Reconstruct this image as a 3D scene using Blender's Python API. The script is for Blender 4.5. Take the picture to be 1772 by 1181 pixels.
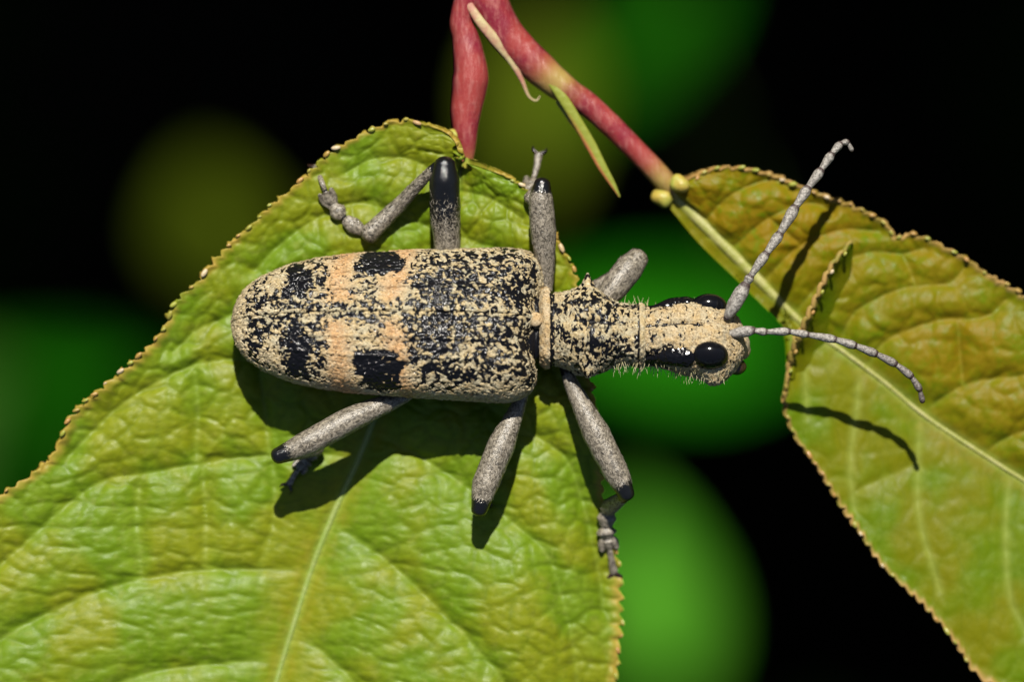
import bpy, math, random
import numpy as np
from mathutils import Vector, Matrix
from mathutils.bvhtree import BVHTree

# ------------------------------------------------------------------ camera, sky, sun, exposure
S = 2.0e-5                    # metres per design unit (the beetle is about 890 units = 18 mm long)
CX, CY = 886.0, 590.5         # middle of the layout
HC = 11000.0                  # camera height above the leaf, in design units
SUN_EL = 52.0
scene = bpy.context.scene
for o in list(bpy.data.objects):
    bpy.data.objects.remove(o)
col = scene.collection

cam_d = bpy.data.cameras.new('camera')
cam = bpy.data.objects.new('camera', cam_d)
col.objects.link(cam)
cam.location = (0, 0, HC * S)
cam.rotation_euler = (0, 0, 0)
cam_d.sensor_width = 36.0
cam_d.lens = 36.0 * HC / 1772.0
cam_d.clip_start = 0.01
cam_d.clip_end = 200.0
cam_d.dof.use_dof = True
cam_d.dof.focus_distance = (HC - 110) * S
cam_d.dof.aperture_fstop = 24.0
scene.camera = cam

world = bpy.data.worlds.new('World')
scene.world = world
world.use_nodes = True
wn = world.node_tree
bg = wn.nodes['Background']
sky = wn.nodes.new('ShaderNodeTexSky')
sky.sky_type = 'NISHITA'
sky.sun_disc = False
sky.sun_elevation = math.radians(SUN_EL)
sky.sun_rotation = 0.0
wn.links.new(sky.outputs['Color'], bg.inputs['Color'])
bg.inputs['Strength'].default_value = 0.05

sun_d = bpy.data.lights.new('sun', 'SUN')
sun_d.energy = 5.0
sun_d.angle = math.radians(0.53)
sun_d.color = (1.0, 0.95, 0.86)
sun = bpy.data.objects.new('sun', sun_d)
col.objects.link(sun)
sun.rotation_euler = (math.radians(-(90 - SUN_EL)), 0, 0)
sun.location = (0, 0.3, 0.5)
SUN_DIR = np.array([0, math.cos(math.radians(SUN_EL)), math.sin(math.radians(SUN_EL))])

scene.view_settings.view_transform = 'Standard'
scene.view_settings.look = 'None'
scene.view_settings.gamma = 1.0
scene.view_settings.exposure = 0.85
scene.view_settings.use_curve_mapping = False

rng = np.random.default_rng(7)
random.seed(7)

# ------------------------------------------------------------------ helpers
def pt(px, py, h=0.0):
    """layout point (in design units, y down) at height h -> design space, y up"""
    k = 1.0 - h / HC
    return np.array([(px - CX) * k, (CY - py) * k, h])

def link(name, me, mat, parent=None):
    o = bpy.data.objects.new(name, me)
    col.objects.link(o)
    if mat is not None and len(me.materials) == 0:
        me.materials.append(mat)
    if parent is not None:
        o.parent = parent
    return o

def mesh(name, V, F, attrs=None, smooth=True):
    """V in design space"""
    me = bpy.data.meshes.new(name)
    V = np.asarray(V, dtype=np.float64) * S
    me.from_pydata(V.tolist(), [], F if isinstance(F, list) else np.asarray(F).tolist())
    if attrs:
        for k, a in attrs.items():
            at = me.attributes.new(k, 'FLOAT', 'POINT')
            at.data.foreach_set('value', np.asarray(a, dtype=np.float32).ravel())
    if smooth:
        me.polygons.foreach_set('use_smooth', [True] * len(me.polygons))
    me.update()
    return me

def thing(name, label, cat, group=None):
    o = bpy.data.objects.new(name, None)
    o.empty_display_size = 0.002
    col.objects.link(o)
    o['label'] = label
    o['category'] = cat
    if group:
        o['group'] = group
    return o

def spline(pts, n):
    """Catmull-Rom through pts, n samples evenly spaced by arc length"""
    P = np.asarray(pts, float)
    P = np.vstack([2 * P[0] - P[1], P, 2 * P[-1] - P[-2]])
    out = []
    for i in range(1, len(P) - 2):
        t = np.linspace(0, 1, 24, endpoint=False)[:, None]
        a, b, c, d = P[i - 1], P[i], P[i + 1], P[i + 2]
        out.append(0.5 * ((2 * b) + (-a + c) * t + (2 * a - 5 * b + 4 * c - d) * t**2 + (-a + 3 * b - 3 * c + d) * t**3))
    out.append(P[-2][None])
    Q = np.vstack(out)
    L = np.concatenate([[0], np.cumsum(np.linalg.norm(np.diff(Q, axis=0), axis=1))])
    u = np.linspace(0, L[-1], n)
    return np.stack([np.interp(u, L, Q[:, k]) for k in range(Q.shape[1])], 1)

def gridfaces(nr, nc, wrap=False, off=0):
    F = []
    for i in range(nr - 1):
        for j in range(nc - (0 if wrap else 1)):
            j2 = (j + 1) % nc
            F.append((off + i * nc + j, off + i * nc + j2, off + (i + 1) * nc + j2, off + (i + 1) * nc + j))
    return F

def vnoise(P, freq, seed=0):
    """smooth value noise on Nx2 or Nx3 points, about -1..1"""
    P = np.asarray(P, float) * freq
    if P.shape[1] == 2:
        P = np.hstack([P, np.zeros((len(P), 1))])
    I = np.floor(P).astype(np.int64)
    f = P - I
    f = f * f * (3 - 2 * f)
    r = 0
    for dx in (0, 1):
        for dy in (0, 1):
            for dz in (0, 1):
                h = ((I[:, 0] + dx) * 374761393 + (I[:, 1] + dy) * 668265263 + (I[:, 2] + dz) * 2147483647 + seed * 974711) & 0xffffffff
                h = ((h ^ (h >> 13)) * 1274126177) & 0xffffffff
                h = ((h ^ (h >> 16)) & 0xffff) / 32767.5 - 1
                w = (f[:, 0] if dx else 1 - f[:, 0]) * (f[:, 1] if dy else 1 - f[:, 1]) * (f[:, 2] if dz else 1 - f[:, 2])
                r = r + h * w
    return r

def tube(pts, radii, nseg=16, n=None, flat=1.0, up=(0, 0, 1), rough=0.0, seed=0, ends=True):
    """swept body through pts (design space) with radii; flat < 1 flattens along up. returns V, F, t"""
    P = np.asarray(pts, float)
    n = n or max(8, len(P) * 6)
    Q = spline(P, n)
    L0 = np.concatenate([[0], np.cumsum(np.linalg.norm(np.diff(P, axis=0), axis=1))]); L0 /= L0[-1]
    t = np.linspace(0, 1, n)
    if len(radii) == len(P):
        R = np.interp(t, L0, radii)
    else:
        R = np.interp(t, np.linspace(0, 1, len(radii)), radii)
    k = np.ones(3) / 3
    if n > 12:
        R = np.convolve(np.pad(R, 1, mode='edge'), k, 'valid')
    T = np.gradient(Q, axis=0)
    T /= np.linalg.norm(T, axis=1)[:, None] + 1e-9
    upv = np.array(up, float)
    V = []
    a = np.linspace(0, 2 * np.pi, nseg, endpoint=False)
    for i in range(n):
        side = np.cross(T[i], upv)
        if np.linalg.norm(side) < 1e-3:
            side = np.cross(T[i], np.array([0, 1.0, 0.1]))
        side /= np.linalg.norm(side)
        nn = np.cross(side, T[i])
        V.append(Q[i] + R[i] * (np.cos(a)[:, None] * side + flat * np.sin(a)[:, None] * nn))
    V = np.vstack(V)
    if rough:
        C = np.repeat(Q, nseg, axis=0)
        V = C + (V - C) * (1 + rough * vnoise(V, 0.06, seed))[:, None]
    F = gridfaces(n, nseg, True)
    tt = np.repeat(t, nseg)
    if ends:
        ring0, ring1 = V[:nseg].copy(), V[-nseg:].copy()
        for c0, ring, d, r0, tv in ((Q[0], ring0, -T[0], R[0], 0.0), (Q[-1], ring1, T[-1], R[-1], 1.0)):
            prev = 0 if tv == 0 else (n - 1) * nseg
            for th in (0.5, 0.95, 1.3):
                o = len(V)
                V = np.vstack([V, c0 + (ring - c0) * math.cos(th) + d * r0 * 0.75 * math.sin(th)])
                tt = np.concatenate([tt, np.full(nseg, tv)])
                for j in range(nseg):
                    j2 = (j + 1) % nseg
                    F.append((o + j, o + j2, prev + j2, prev + j) if tv == 0 else (prev + j, prev + j2, o + j2, o + j))
                prev = o
            b = len(V)
            V = np.vstack([V, c0 + d * r0 * 0.75]); tt = np.concatenate([tt, [tv]])
            F += [(b, prev + (j + 1) % nseg, prev + j) if tv == 0 else (b, prev + j, prev + (j + 1) % nseg) for j in range(nseg)]
    return V, F, tt

def join(parts):
    """parts: list of (V, F, attrdict)"""
    Vs, Fs, A = [], [], {}
    n = 0
    for V, F, at in parts:
        Vs.append(np.asarray(V)); Fs += [tuple(i + n for i in f) for f in F]
        for k, a in at.items():
            A.setdefault(k, []).append(np.asarray(a))
        n += len(V)
    return np.vstack(Vs), Fs, {k: np.concatenate(a) for k, a in A.items()}

def ellipsoid(c, r, M=None, nu=24, nv=14):
    u = np.linspace(0, 2 * np.pi, nu, endpoint=False)
    v = np.linspace(-np.pi / 2, np.pi / 2, nv)
    V = np.array([[np.cos(b) * np.cos(a), np.cos(b) * np.sin(a), np.sin(b)] for b in v for a in u]) * np.array(r)
    if M is not None:
        V = V @ np.asarray(M).T
    return V + np.asarray(c), gridfaces(nv, nu, True)

def sstep(x, lo, hi):
    t = np.clip((x - lo) / (hi - lo), 0, 1)
    return t * t * (3 - 2 * t)

def rotx(a):
    c, s = math.cos(a), math.sin(a)
    return np.array([[1, 0, 0], [0, c, -s], [0, s, c]])

def rotz(a):
    c, s = math.cos(a), math.sin(a)
    return np.array([[c, -s, 0], [s, c, 0], [0, 0, 1]])

# ------------------------------------------------------------------ materials
TS = 1.0 / (100.0 * S)        # texture scale: 1 texture unit = 100 design units
class NT:
    def __init__(self, name):
        self.m = bpy.data.materials.new(name)
        self.m.use_nodes = True
        self.t = self.m.node_tree
        self.b = self.t.nodes['Principled BSDF']
        tc = self.t.nodes.new('ShaderNodeTexCoord')
        mp = self.t.nodes.new('ShaderNodeVectorMath'); mp.operation = 'SCALE'
        mp.inputs['Scale'].default_value = TS
        self.t.links.new(tc.outputs['Object'], mp.inputs[0])
        self.co = mp.outputs[0]
    def put(self, sock, v):
        if hasattr(v, 'is_linked') or isinstance(v, bpy.types.NodeSocket):
            self.t.links.new(v, sock)
        elif isinstance(v, (tuple, list)):
            sock.default_value = tuple(v) + (1.0,) if len(v) == 3 and sock.type == 'RGBA' else v
        else:
            sock.default_value = v
    def noise(self, scale, detail=2.0, rough=0.5, dist=0.0, co=None):
        n = self.t.nodes.new('ShaderNodeTexNoise')
        self.put(n.inputs['Vector'], co or self.co)
        n.inputs['Scale'].default_value = scale
        n.inputs['Detail'].default_value = detail
        n.inputs['Roughness'].default_value = rough
        n.inputs['Distortion'].default_value = dist
        return n.outputs['Fac']
    def voro(self, scale, feature='F1', co=None, rnd=1.0):
        n = self.t.nodes.new('ShaderNodeTexVoronoi')
        n.feature = feature
        self.put(n.inputs['Vector'], co or self.co)
        n.inputs['Scale'].default_value = scale
        n.inputs['Randomness'].default_value = rnd
        return n.outputs['Distance']
    def stretch(self, v):
        n = self.t.nodes.new('ShaderNodeVectorMath'); n.operation = 'MULTIPLY'
        self.put(n.inputs[0], self.co); n.inputs[1].default_value = v
        return n.outputs[0]
    def attr(self, name):
        n = self.t.nodes.new('ShaderNodeAttribute'); n.attribute_name = name
        return n.outputs['Fac']
    def rand(self):
        n = self.t.nodes.new('ShaderNodeObjectInfo')
        return n.outputs['Random']
    def math(self, op, a, b=0.0, c=0.0):
        n = self.t.nodes.new('ShaderNodeMath'); n.operation = op
        self.put(n.inputs[0], a); self.put(n.inputs[1], b); self.put(n.inputs[2], c)
        return n.outputs[0]
    def ramp(self, x, lo, hi, a=0.0, b=1.0):
        n = self.t.nodes.new('ShaderNodeMapRange'); n.interpolation_type = 'SMOOTHSTEP'
        self.put(n.inputs[0], x)
        for k, v in zip((1, 2, 3, 4), (lo, hi, a, b)):
            self.put(n.inputs[k], v)
        return n.outputs[0]
    def mix(self, f, a, b):
        n = self.t.nodes.new('ShaderNodeMix'); n.data_type = 'RGBA'
        self.put(n.inputs[0], f); self.put(n.inputs[6], a); self.put(n.inputs[7], b)
        return n.outputs[2]
    def bump(self, h, dist, strength=1.0, normal=None):
        n = self.t.nodes.new('ShaderNodeBump')
        self.put(n.inputs['Height'], h)
        n.inputs['Distance'].default_value = dist * S
        n.inputs['Strength'].default_value = strength
        if normal is not None:
            self.put(n.inputs['Normal'], normal)
        return n.outputs[0]
    def out(self, color=None, rough=None, normal=None, spec=None, **kw):
        if color is not None: self.put(self.b.inputs['Base Color'], color)
        if rough is not None: self.put(self.b.inputs['Roughness'], rough)
        if normal is not None: self.put(self.b.inputs['Normal'], normal)
        if spec is not None: self.put(self.b.inputs['Specular IOR Level'], spec)
        for k, v in kw.items():
            self.put(self.b.inputs[k.replace('_', ' ')], v)
        return self.m

def leaf_material(name, g1, g2, g3, edge, vein, blotch, blotch_amt, gloss=0.47, spec=0.2):
    N = NT(name)
    n1 = N.noise(1.6, 4, 0.6)
    n2 = N.noise(6.0, 3, 0.6)
    n3 = N.noise(0.7, 2, 0.5)
    c = N.mix(N.ramp(n1, 0.35, 0.65), g1, g2)
    c = N.mix(N.ramp(n2, 0.5, 0.75, 0.0, 0.55), c, g3)
    c = N.mix(N.math('MULTIPLY', N.ramp(n3, 0.42, 0.62), blotch_amt), c, blotch)
    va = N.attr('vein')
    c = N.mix(N.math('MULTIPLY', va, 0.75), c, vein)
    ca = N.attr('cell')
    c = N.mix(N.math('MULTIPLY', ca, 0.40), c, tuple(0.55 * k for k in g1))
    wa = N.attr('warm')
    c = N.mix(N.math('MULTIPLY', wa, N.ramp(n2, 0.3, 0.6, 0.2, 0.9)), c, blotch)
    ea = N.attr('edge')
    c = N.mix(N.math('MULTIPLY', ea, N.ramp(n1, 0.3, 0.6, 0.25, 1.0)), c, edge)
    b1 = N.noise(9.0, 4, 0.65)
    b2 = N.noise(45.0, 2, 0.6)
    h = N.math('ADD', N.math('MULTIPLY', b1, 1.0), N.math('MULTIPLY', b2, 0.25))
    nrm = N.bump(h, 3.0, 0.25)
    r = N.ramp(n2, 0.3, 0.7, gloss - 0.06, gloss + 0.1)
    m = N.out(c, r, nrm, spec)
    tr = N.t.nodes.new('ShaderNodeBsdfTranslucent')
    N.put(tr.inputs['Color'], c)
    mx = N.t.nodes.new('ShaderNodeMixShader'); mx.inputs[0].default_value = 0.12
    N.t.links.new(N.b.outputs[0], mx.inputs[1]); N.t.links.new(tr.outputs[0], mx.inputs[2])
    N.t.links.new(mx.outputs[0], N.t.nodes['Material Output'].inputs['Surface'])
    return m

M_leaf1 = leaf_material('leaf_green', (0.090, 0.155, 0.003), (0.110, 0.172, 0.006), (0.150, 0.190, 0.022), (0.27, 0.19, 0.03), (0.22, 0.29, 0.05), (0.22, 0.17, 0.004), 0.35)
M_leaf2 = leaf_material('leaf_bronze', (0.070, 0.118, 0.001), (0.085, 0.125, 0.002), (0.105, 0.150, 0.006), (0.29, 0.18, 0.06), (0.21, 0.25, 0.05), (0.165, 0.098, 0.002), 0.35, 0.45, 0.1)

def bead_material():
    N = NT('tooth_gland')
    r = N.rand()
    c = N.mix(N.ramp(r, 0.2, 0.7), (0.21, 0.22, 0.03), (0.28, 0.15, 0.04))
    c = N.mix(N.ramp(r, 0.72, 0.9), c, (0.40, 0.32, 0.20))
    return N.out(c, 0.35, N.bump(N.noise(30, 2), 2.0, 0.4), 0.5)
M_bead = bead_material()

def simple(name, c1, c2, scale, rough, bump=3.0, spec=0.5, bscale=None, stretch=None):
    N = NT(name)
    co = N.stretch(stretch) if stretch else None
    c = N.mix(N.ramp(N.noise(scale, 4, 0.6, 0.3, co), 0.35, 0.65), c1, c2)
    return N.out(c, rough, N.bump(N.noise(bscale or scale * 3, 4, 0.6, 0, co), bump, 0.5), spec)

M_midrib = simple('midrib_pale', (0.15, 0.21, 0.03), (0.18, 0.22, 0.05), 5, 0.45)
M_midrib2 = simple('midrib_yellow', (0.20, 0.21, 0.035), (0.26, 0.25, 0.08), 5, 0.45)
M_gland = simple('gland_yellow', (0.24, 0.25, 0.04), (0.30, 0.22, 0.04), 4, 0.4, 4.0, 0.35)
M_stipule_pale = simple('stipule_pale', (0.36, 0.30, 0.15), (0.30, 0.13, 0.09), 3, 0.5)

def red_stem():
    N = NT('red_bark')
    n1 = N.noise(1.5, 4, 0.6, 0.4)
    n2 = N.noise(12, 4, 0.65, 0, N.stretch((1, 0.25, 1)))
    c = N.mix(N.ramp(n1, 0.35, 0.62), (0.15, 0.009, 0.020), (0.22, 0.030, 0.026))
    c = N.mix(N.ramp(N.noise(40, 3, 0.7), 0.55, 0.72, 0, 0.5), c, (0.36, 0.17, 0.14))
    c = N.mix(N.ramp(n2, 0.46, 0.70, 0, 0.8), c, (0.27, 0.085, 0.075))
    g = N.attr('green')
    c = N.mix(N.math('MULTIPLY', g, N.ramp(n1, 0.3, 0.55, 0.5, 1.0)), c, (0.26, 0.22, 0.05))
    return N.out(c, 0.38, N.bump(n2, 4.0, 0.5), 0.45)
M_red = red_stem()

def green_stipule():
    N = NT('stipule_green')
    c = N.mix(N.attr('rim'), (0.17, 0.19, 0.02), (0.34, 0.10, 0.04))
    return N.out(c, 0.45, N.bump(N.noise(10, 3), 3.0, 0.5), 0.5)
M_stipule_green = green_stipule()

def cuticle(name, scale):
    """black shiny skin under tufts of lying tan hair; 'hairm' = haired, 'warm' = how orange the hair"""
    N = NT(name)
    m = N.ramp(N.math('ADD', N.attr('hairm'), N.math('MULTIPLY_ADD', N.noise(30, 2, 0.6), 0.5, -0.25)), 0.35, 0.65)
    n2 = N.noise(scale * 2.3, 2, 0.6)
    n3 = N.noise(scale * 0.45, 2, 0.5)
    tan = N.mix(N.ramp(n3, 0.4, 0.62), (0.36, 0.275, 0.14), (0.34, 0.30, 0.20))
    tan = N.mix(N.math('MULTIPLY', N.attr('warm'), N.ramp(n3, 0.25, 0.6, 1.0, 0.7)), tan, (0.42, 0.24, 0.105))
    tan = N.mix(N.ramp(n2, 0.54, 0.7, 0, 0.7), tan, (0.50, 0.43, 0.29))
    tan = N.mix(N.ramp(n2, 0.46, 0.30, 0, 0.85), tan, (0.11, 0.08, 0.04))
    c = N.mix(m, (0.004, 0.004, 0.005), tan)
    hair = N.noise(scale * 4, 2, 0.6, 0, N.stretch((0.45, 1.2, 1)))
    nrm = N.bump(N.math('MULTIPLY', hair, N.math('MULTIPLY_ADD', m, 0.8, 0.15)), 5.0, 0.8)
    r = N.ramp(m, 0.2, 0.8, 0.13, 0.6)
    return N.out(c, r, nrm, N.ramp(m, 0.2, 0.8, 0.2, 0.25))
M_elytron = cuticle('elytron_cuticle', 13.0)
M_body = cuticle('body_cuticle', 14.0)

def tan_hair(name, a, b, c_warm, dark):
    N = NT(name)
    t = N.attr('tone')
    c = N.mix(t, a, b)
    c = N.mix(N.attr('warm'), c, c_warm)
    c = N.mix(N.ramp(t, 0.22, 0.12), c, dark)
    return N.out(c, 0.5, None, 0.3)
M_tanhair = tan_hair('lying_tan_hair', (0.27, 0.20, 0.10), (0.50, 0.42, 0.27), (0.42, 0.24, 0.105), (0.09, 0.06, 0.03))
M_greyhair = tan_hair('lying_grey_hair', (0.12, 0.105, 0.08), (0.32, 0.285, 0.235), (0.3, 0.25, 0.2), (0.03, 0.025, 0.02))

def leg_mat():
    N = NT('leg_cuticle')
    d = N.attr('dark')
    n1 = N.noise(20, 3, 0.65, 0.6)
    x = N.math('ADD', n1, N.math('MULTIPLY', d, -0.75))
    m = N.ramp(x, 0.22, 0.42)
    n2 = N.noise(17, 4, 0.7, 0.8)
    g = N.mix(N.ramp(n2, 0.36, 0.66), (0.050, 0.042, 0.030), (0.25, 0.218, 0.168))
    g = N.mix(N.ramp(N.noise(8.5, 3, 0.7, 1.0), 0.56, 0.68, 0, 0.8), g, (0.035, 0.028, 0.02))
    c = N.mix(m, (0.005, 0.005, 0.005), g)
    h = N.math('ADD', m, N.math('MULTIPLY', N.noise(45, 2, 0.6), 0.8))
    return N.out(c, N.ramp(m, 0, 1, 0.13, 0.33), N.bump(h, 3.0, 0.4), 0.5)
M_leg = leg_mat()

def ant_mat():
    N = NT('antenna_cuticle')
    d = N.attr('dark')
    n2 = N.noise(22, 3, 0.6)
    g = N.mix(N.ramp(n2, 0.35, 0.65), (0.10, 0.09, 0.078), (0.27, 0.25, 0.22))
    c = N.mix(d, g, (0.03, 0.016, 0.014))
    return N.out(c, 0.45, N.bump(N.noise(40, 2, 0.6), 3.0, 0.6), 0.5)
M_ant = ant_mat()

def black_gloss(name, rough, bumpd, scale):
    N = NT(name)
    return N.out((0.004, 0.004, 0.005), rough, N.bump(N.voro(scale), bumpd, 0.5), 0.25)
M_eye = black_gloss('eye_black', 0.15, 0.05, 60)
M_temple = black_gloss('bare_black', 0.16, 5.0, 13)
M_jaw = simple('jaw_black', (0.008, 0.007, 0.006), (0.03, 0.015, 0.01), 8, 0.25)
M_hair = simple('fine_hair', (0.30, 0.26, 0.12), (0.36, 0.33, 0.2), 3, 0.4)
M_shade_foliage = simple('shade_foliage_leaf', (0.016, 0.055, 0.004), (0.028, 0.075, 0.007), 0.3, 0.6, 3.0, 0.06)  # leaves of the added shading foliage
def sprout_mat(name, c1, c2):
    N = NT(name)
    c = N.mix(N.ramp(N.noise(0.5, 3, 0.5), 0.35, 0.65), c1, c2)
    c = N.mix(N.math('MULTIPLY', N.attr('vein'), 0.15), c, (0.08, 0.2, 0.01))
    return N.out(c, 0.6, N.bump(N.noise(2, 3), 10.0, 0.4), 0.06)
M_sprout = sprout_mat('sprout_leaf', (0.009, 0.150, 0.0015), (0.016, 0.18, 0.003))
M_sprout_g = sprout_mat('sprout_leaf_vivid', (0.036, 0.19, 0.006), (0.065, 0.225, 0.014))
M_sprout_y = sprout_mat('sprout_leaf_yellow', (0.075, 0.11, 0.004), (0.09, 0.125, 0.006))
M_stalk = simple('sprout_stalk', (0.012, 0.035, 0.004), (0.02, 0.03, 0.006), 0.5, 0.7, 3.0, 0.05)
M_soil = simple('soil_dark', (0.012, 0.009, 0.006), (0.028, 0.022, 0.014), 0.02, 0.9, 60.0, 0.1, 0.3)

# ------------------------------------------------------------------ ground
def build_ground():
    n = 81
    r = np.sign(np.linspace(-1, 1, n)) * np.abs(np.linspace(-1, 1, n)) ** 3 * 40.0 / S
    X, Y = np.meshgrid(r, r)
    P = np.stack([X.ravel(), Y.ravel()], 1)
    z = -19000 + 250 * vnoise(P, 1 / 1500.0, 3)
    V = np.column_stack([P, z])
    g = link('ground', mesh('ground', V, gridfaces(n, n)), M_soil)
    g['kind'] = 'structure'
build_ground()

# ------------------------------------------------------------------ the leaf with the beetle, and the bronze leaf
def seg_dist(P, lines, wts=None):
    """least distance of points P (Nx2) to a list of polylines"""
    D = np.full(len(P), 1e9)
    for ln in lines:
        Q = spline(ln, max(8, 6 * len(ln)))
        for a, b in zip(Q[:-1], Q[1:]):
            ab = b - a
            t = np.clip(((P - a) @ ab) / (ab @ ab + 1e-9), 0, 1)
            d = np.linalg.norm(P - (a + t[:, None] * ab), axis=1)
            D = np.minimum(D, d)
    return D

def voronoi_edge(P, cell, seed, jitter=0.8):
    """approx distance to the nearest edge of a jittered cell pattern, in units of the cell"""
    Q = P / cell
    I = np.floor(Q).astype(np.int64)
    d1 = np.full(len(P), 9.0); d2 = np.full(len(P), 9.0)
    for dx in (-1, 0, 1):
        for dy in (-1, 0, 1):
            J = I + np.array([dx, dy])
            h = (J[:, 0] * 73856093 ^ J[:, 1] * 19349663 ^ seed * 83492791) & 0x7fffffff
            hx = ((h * 1103515245 + 12345) & 0x7fffffff) / 0x7fffffff
            hy = ((h * 214013 + 2531011) & 0x7fffffff) / 0x7fffffff
            c = J + 0.5 + jitter * (np.stack([hx, hy], 1) - 0.5)
            d = np.linalg.norm(Q - c, axis=1)
            d2 = np.where(d < d1, d1, np.minimum(d2, d)); d1 = np.minimum(d1, d)
    return d2 - d1

def tooth_wave(arc, period):
    """rounded forward-leaning teeth, 0..1"""
    ph = (arc / period) % 1.0
    return np.where(ph < 0.72, (ph / 0.72) ** 0.8, 1 - ((ph - 0.72) / 0.28) ** 1.5)

def leaf_surface(mid, left, right, nt, ns, veins, zfun, cell, tooth, amp, hk, seed, tooth_from=(0.03, 0.03)):
    k = 1.0 - hk / HC
    cv = lambda L: np.array([[(x - CX) * k, (CY - y) * k] for x, y in L])
    Mi, Le, Ri = spline(cv(mid), nt), spline(cv(left), nt), spline(cv(right), nt)
    sv = np.linspace(0, 1, ns)
    sv = 1 - (1 - sv) ** 1.25
    cols, svals = [], []
    margins = {}
    for side, Mg in ((-1, Le), (1, Ri)):
        d = np.gradient(Mg, axis=0)
        d /= np.linalg.norm(d, axis=1)[:, None] + 1e-9
        nrm = np.stack([-d[:, 1], d[:, 0]], 1)
        mids = Mi
        flip = np.sign(np.sum(nrm * (Mg - mids), axis=1).mean())
        nrm = nrm * flip
        arc = np.concatenate([[0], np.cumsum(np.linalg.norm(np.diff(Mg, axis=0), axis=1))])
        warp = arc + 9 * vnoise(np.column_stack([arc, arc * 0]), 1 / 60.0, seed + 5)
        tw = tooth_wave(warp, tooth)
        size = amp * (0.75 + 0.35 * vnoise(np.column_stack([arc, arc * 0]), 1 / 45.0, seed))
        fade = np.clip((np.linspace(0, 1, nt) - tooth_from[0 if side < 0 else 1]) / 0.02, 0, 1)
        margins[side] = (Mg, nrm, d, warp, tw * size * fade, arc, fade)
        off = (tw * size * fade)[:, None] * nrm
        blocks = []
        for s in sv:
            w = np.clip((s - 0.90) / 0.10, 0, 1) ** 1.5
            blocks.append(Mi * (1 - s) + Mg * s + off * w)
        cols.append((side, blocks))
    allc = [b for b in reversed(cols[0][1])] + cols[1][1][1:]
    sc = np.concatenate([-sv[::-1], sv[1:]])
    P = np.stack(allc, 1)                                    # nt, nc, 2
    nc = P.shape[1]
    P2 = P.reshape(-1, 2)
    T = np.repeat(np.linspace(0, 1, nt), nc)
    Sx = np.tile(sc, nt)
    lines = [cv(v) for v in veins]
    dv = seg_dist(P2, lines)
    dm = seg_dist(P2, [cv(mid)])
    warp2 = np.stack([vnoise(P2, 1 / 40.0, 11), vnoise(P2, 1 / 40.0, 12)], 1) * 9
    e1 = voronoi_edge(P2 + warp2, cell, seed + 1)
    e2 = voronoi_edge(P2 + warp2 * 0.6, cell * 0.42, seed + 2)
    z = zfun(P2, T, Sx, dv, dm, e1, e2)
    edge = np.clip((np.abs(Sx) - 0.965) / 0.03, 0, 1)
    vein = np.maximum(np.exp(-(dv / 4.0) ** 2) * 0.22, np.exp(-(dm / 9.0) ** 2))
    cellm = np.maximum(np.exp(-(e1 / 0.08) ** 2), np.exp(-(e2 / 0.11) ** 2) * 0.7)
    warm = np.exp(-((dm - 16) / 14.0) ** 2) * 0.3
    V = np.column_stack([P2, z])
    return V, nt, nc, dict(vein=vein, edge=edge, cell=cellm, warm=warm), margins

def solid_sheet(V, nt, nc, attrs, thick):
    """give the sheet a lower face and a rim"""
    n = len(V)
    G = V.reshape(nt, nc, 3)
    du = np.gradient(G, axis=0); dv = np.gradient(G, axis=1)
    N = np.cross(dv, du); N /= np.linalg.norm(N, axis=2)[..., None] + 1e-12
    if N[..., 2].mean() < 0: N = -N
    W = (G - N * thick).reshape(-1, 3)
    F = gridfaces(nt, nc)
    # orientation so that normals look up
    a, b, c = V[F[len(F) // 2][0]], V[F[len(F) // 2][1]], V[F[len(F) // 2][2]]
    if np.cross(b - a, c - a)[2] < 0:
        F = [f[::-1] for f in F]
    F2 = [tuple(i + n for i in f[::-1]) for f in F]
    rim = [i for i in range(nc)] + [i * nc + nc - 1 for i in range(1, nt)] + [(nt - 1) * nc + j for j in range(nc - 2, -1, -1)] + [i * nc for i in range(nt - 2, 0, -1)]
    F3 = []
    for k in range(len(rim)):
        p, q = rim[k], rim[(k + 1) % len(rim)]
        F3.append((p, q, q + n, p + n))
    A = {k: np.concatenate([a, a]) for k, a in attrs.items()}
    return np.vstack([V, W]), F + F2 + F3, A

def beads_for(margins, V, nt, nc, tooth, parent, hk, seed, r0=7.5):
    """a small swollen gland on each tooth tip that shows"""
    u, f = ellipsoid((0, 0, 0), (1.35, 0.75, 0.6), nu=10, nv=6)
    base = mesh('tooth', u * r0, f)
    G = V.reshape(nt, nc, 3)
    r = random.Random(seed)
    for side, (Mg, nrm, d, warp, tw, arc, fade) in margins.items():
        num = np.floor(warp / tooth)
        last = None
        for i in range(1, nt):
            ph = (warp[i] / tooth) % 1.0
            if num[i] != last and ph > 0.66 and fade[i] > 0.5:
                last = num[i]
                p = G[i, 0 if side < 0 else nc - 1]
                if abs(p[0]) > 930 or abs(p[1]) > 640:
                    continue
                o = link('tooth', base, M_bead, parent)
                ang = math.atan2(d[i, 1], d[i, 0]) + r.uniform(-0.2, 0.5) * (1 if side > 0 else -1)
                sc = r.uniform(0.35, 0.8)
                if r.random() < 0.25: continue
                o.location = Vector((p + np.array([*(nrm[i] * -3.5), 1.0])) * S)
                o.rotation_euler = (r.uniform(-.3, .3), r.uniform(-.3, .3), ang)
                o.scale = (sc * r.uniform(0.9, 1.3), sc, sc)

twig = thing('leafy_twig', 'red twig carrying a green leaf under the beetle and a bronze-green leaf', 'twig')

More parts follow.
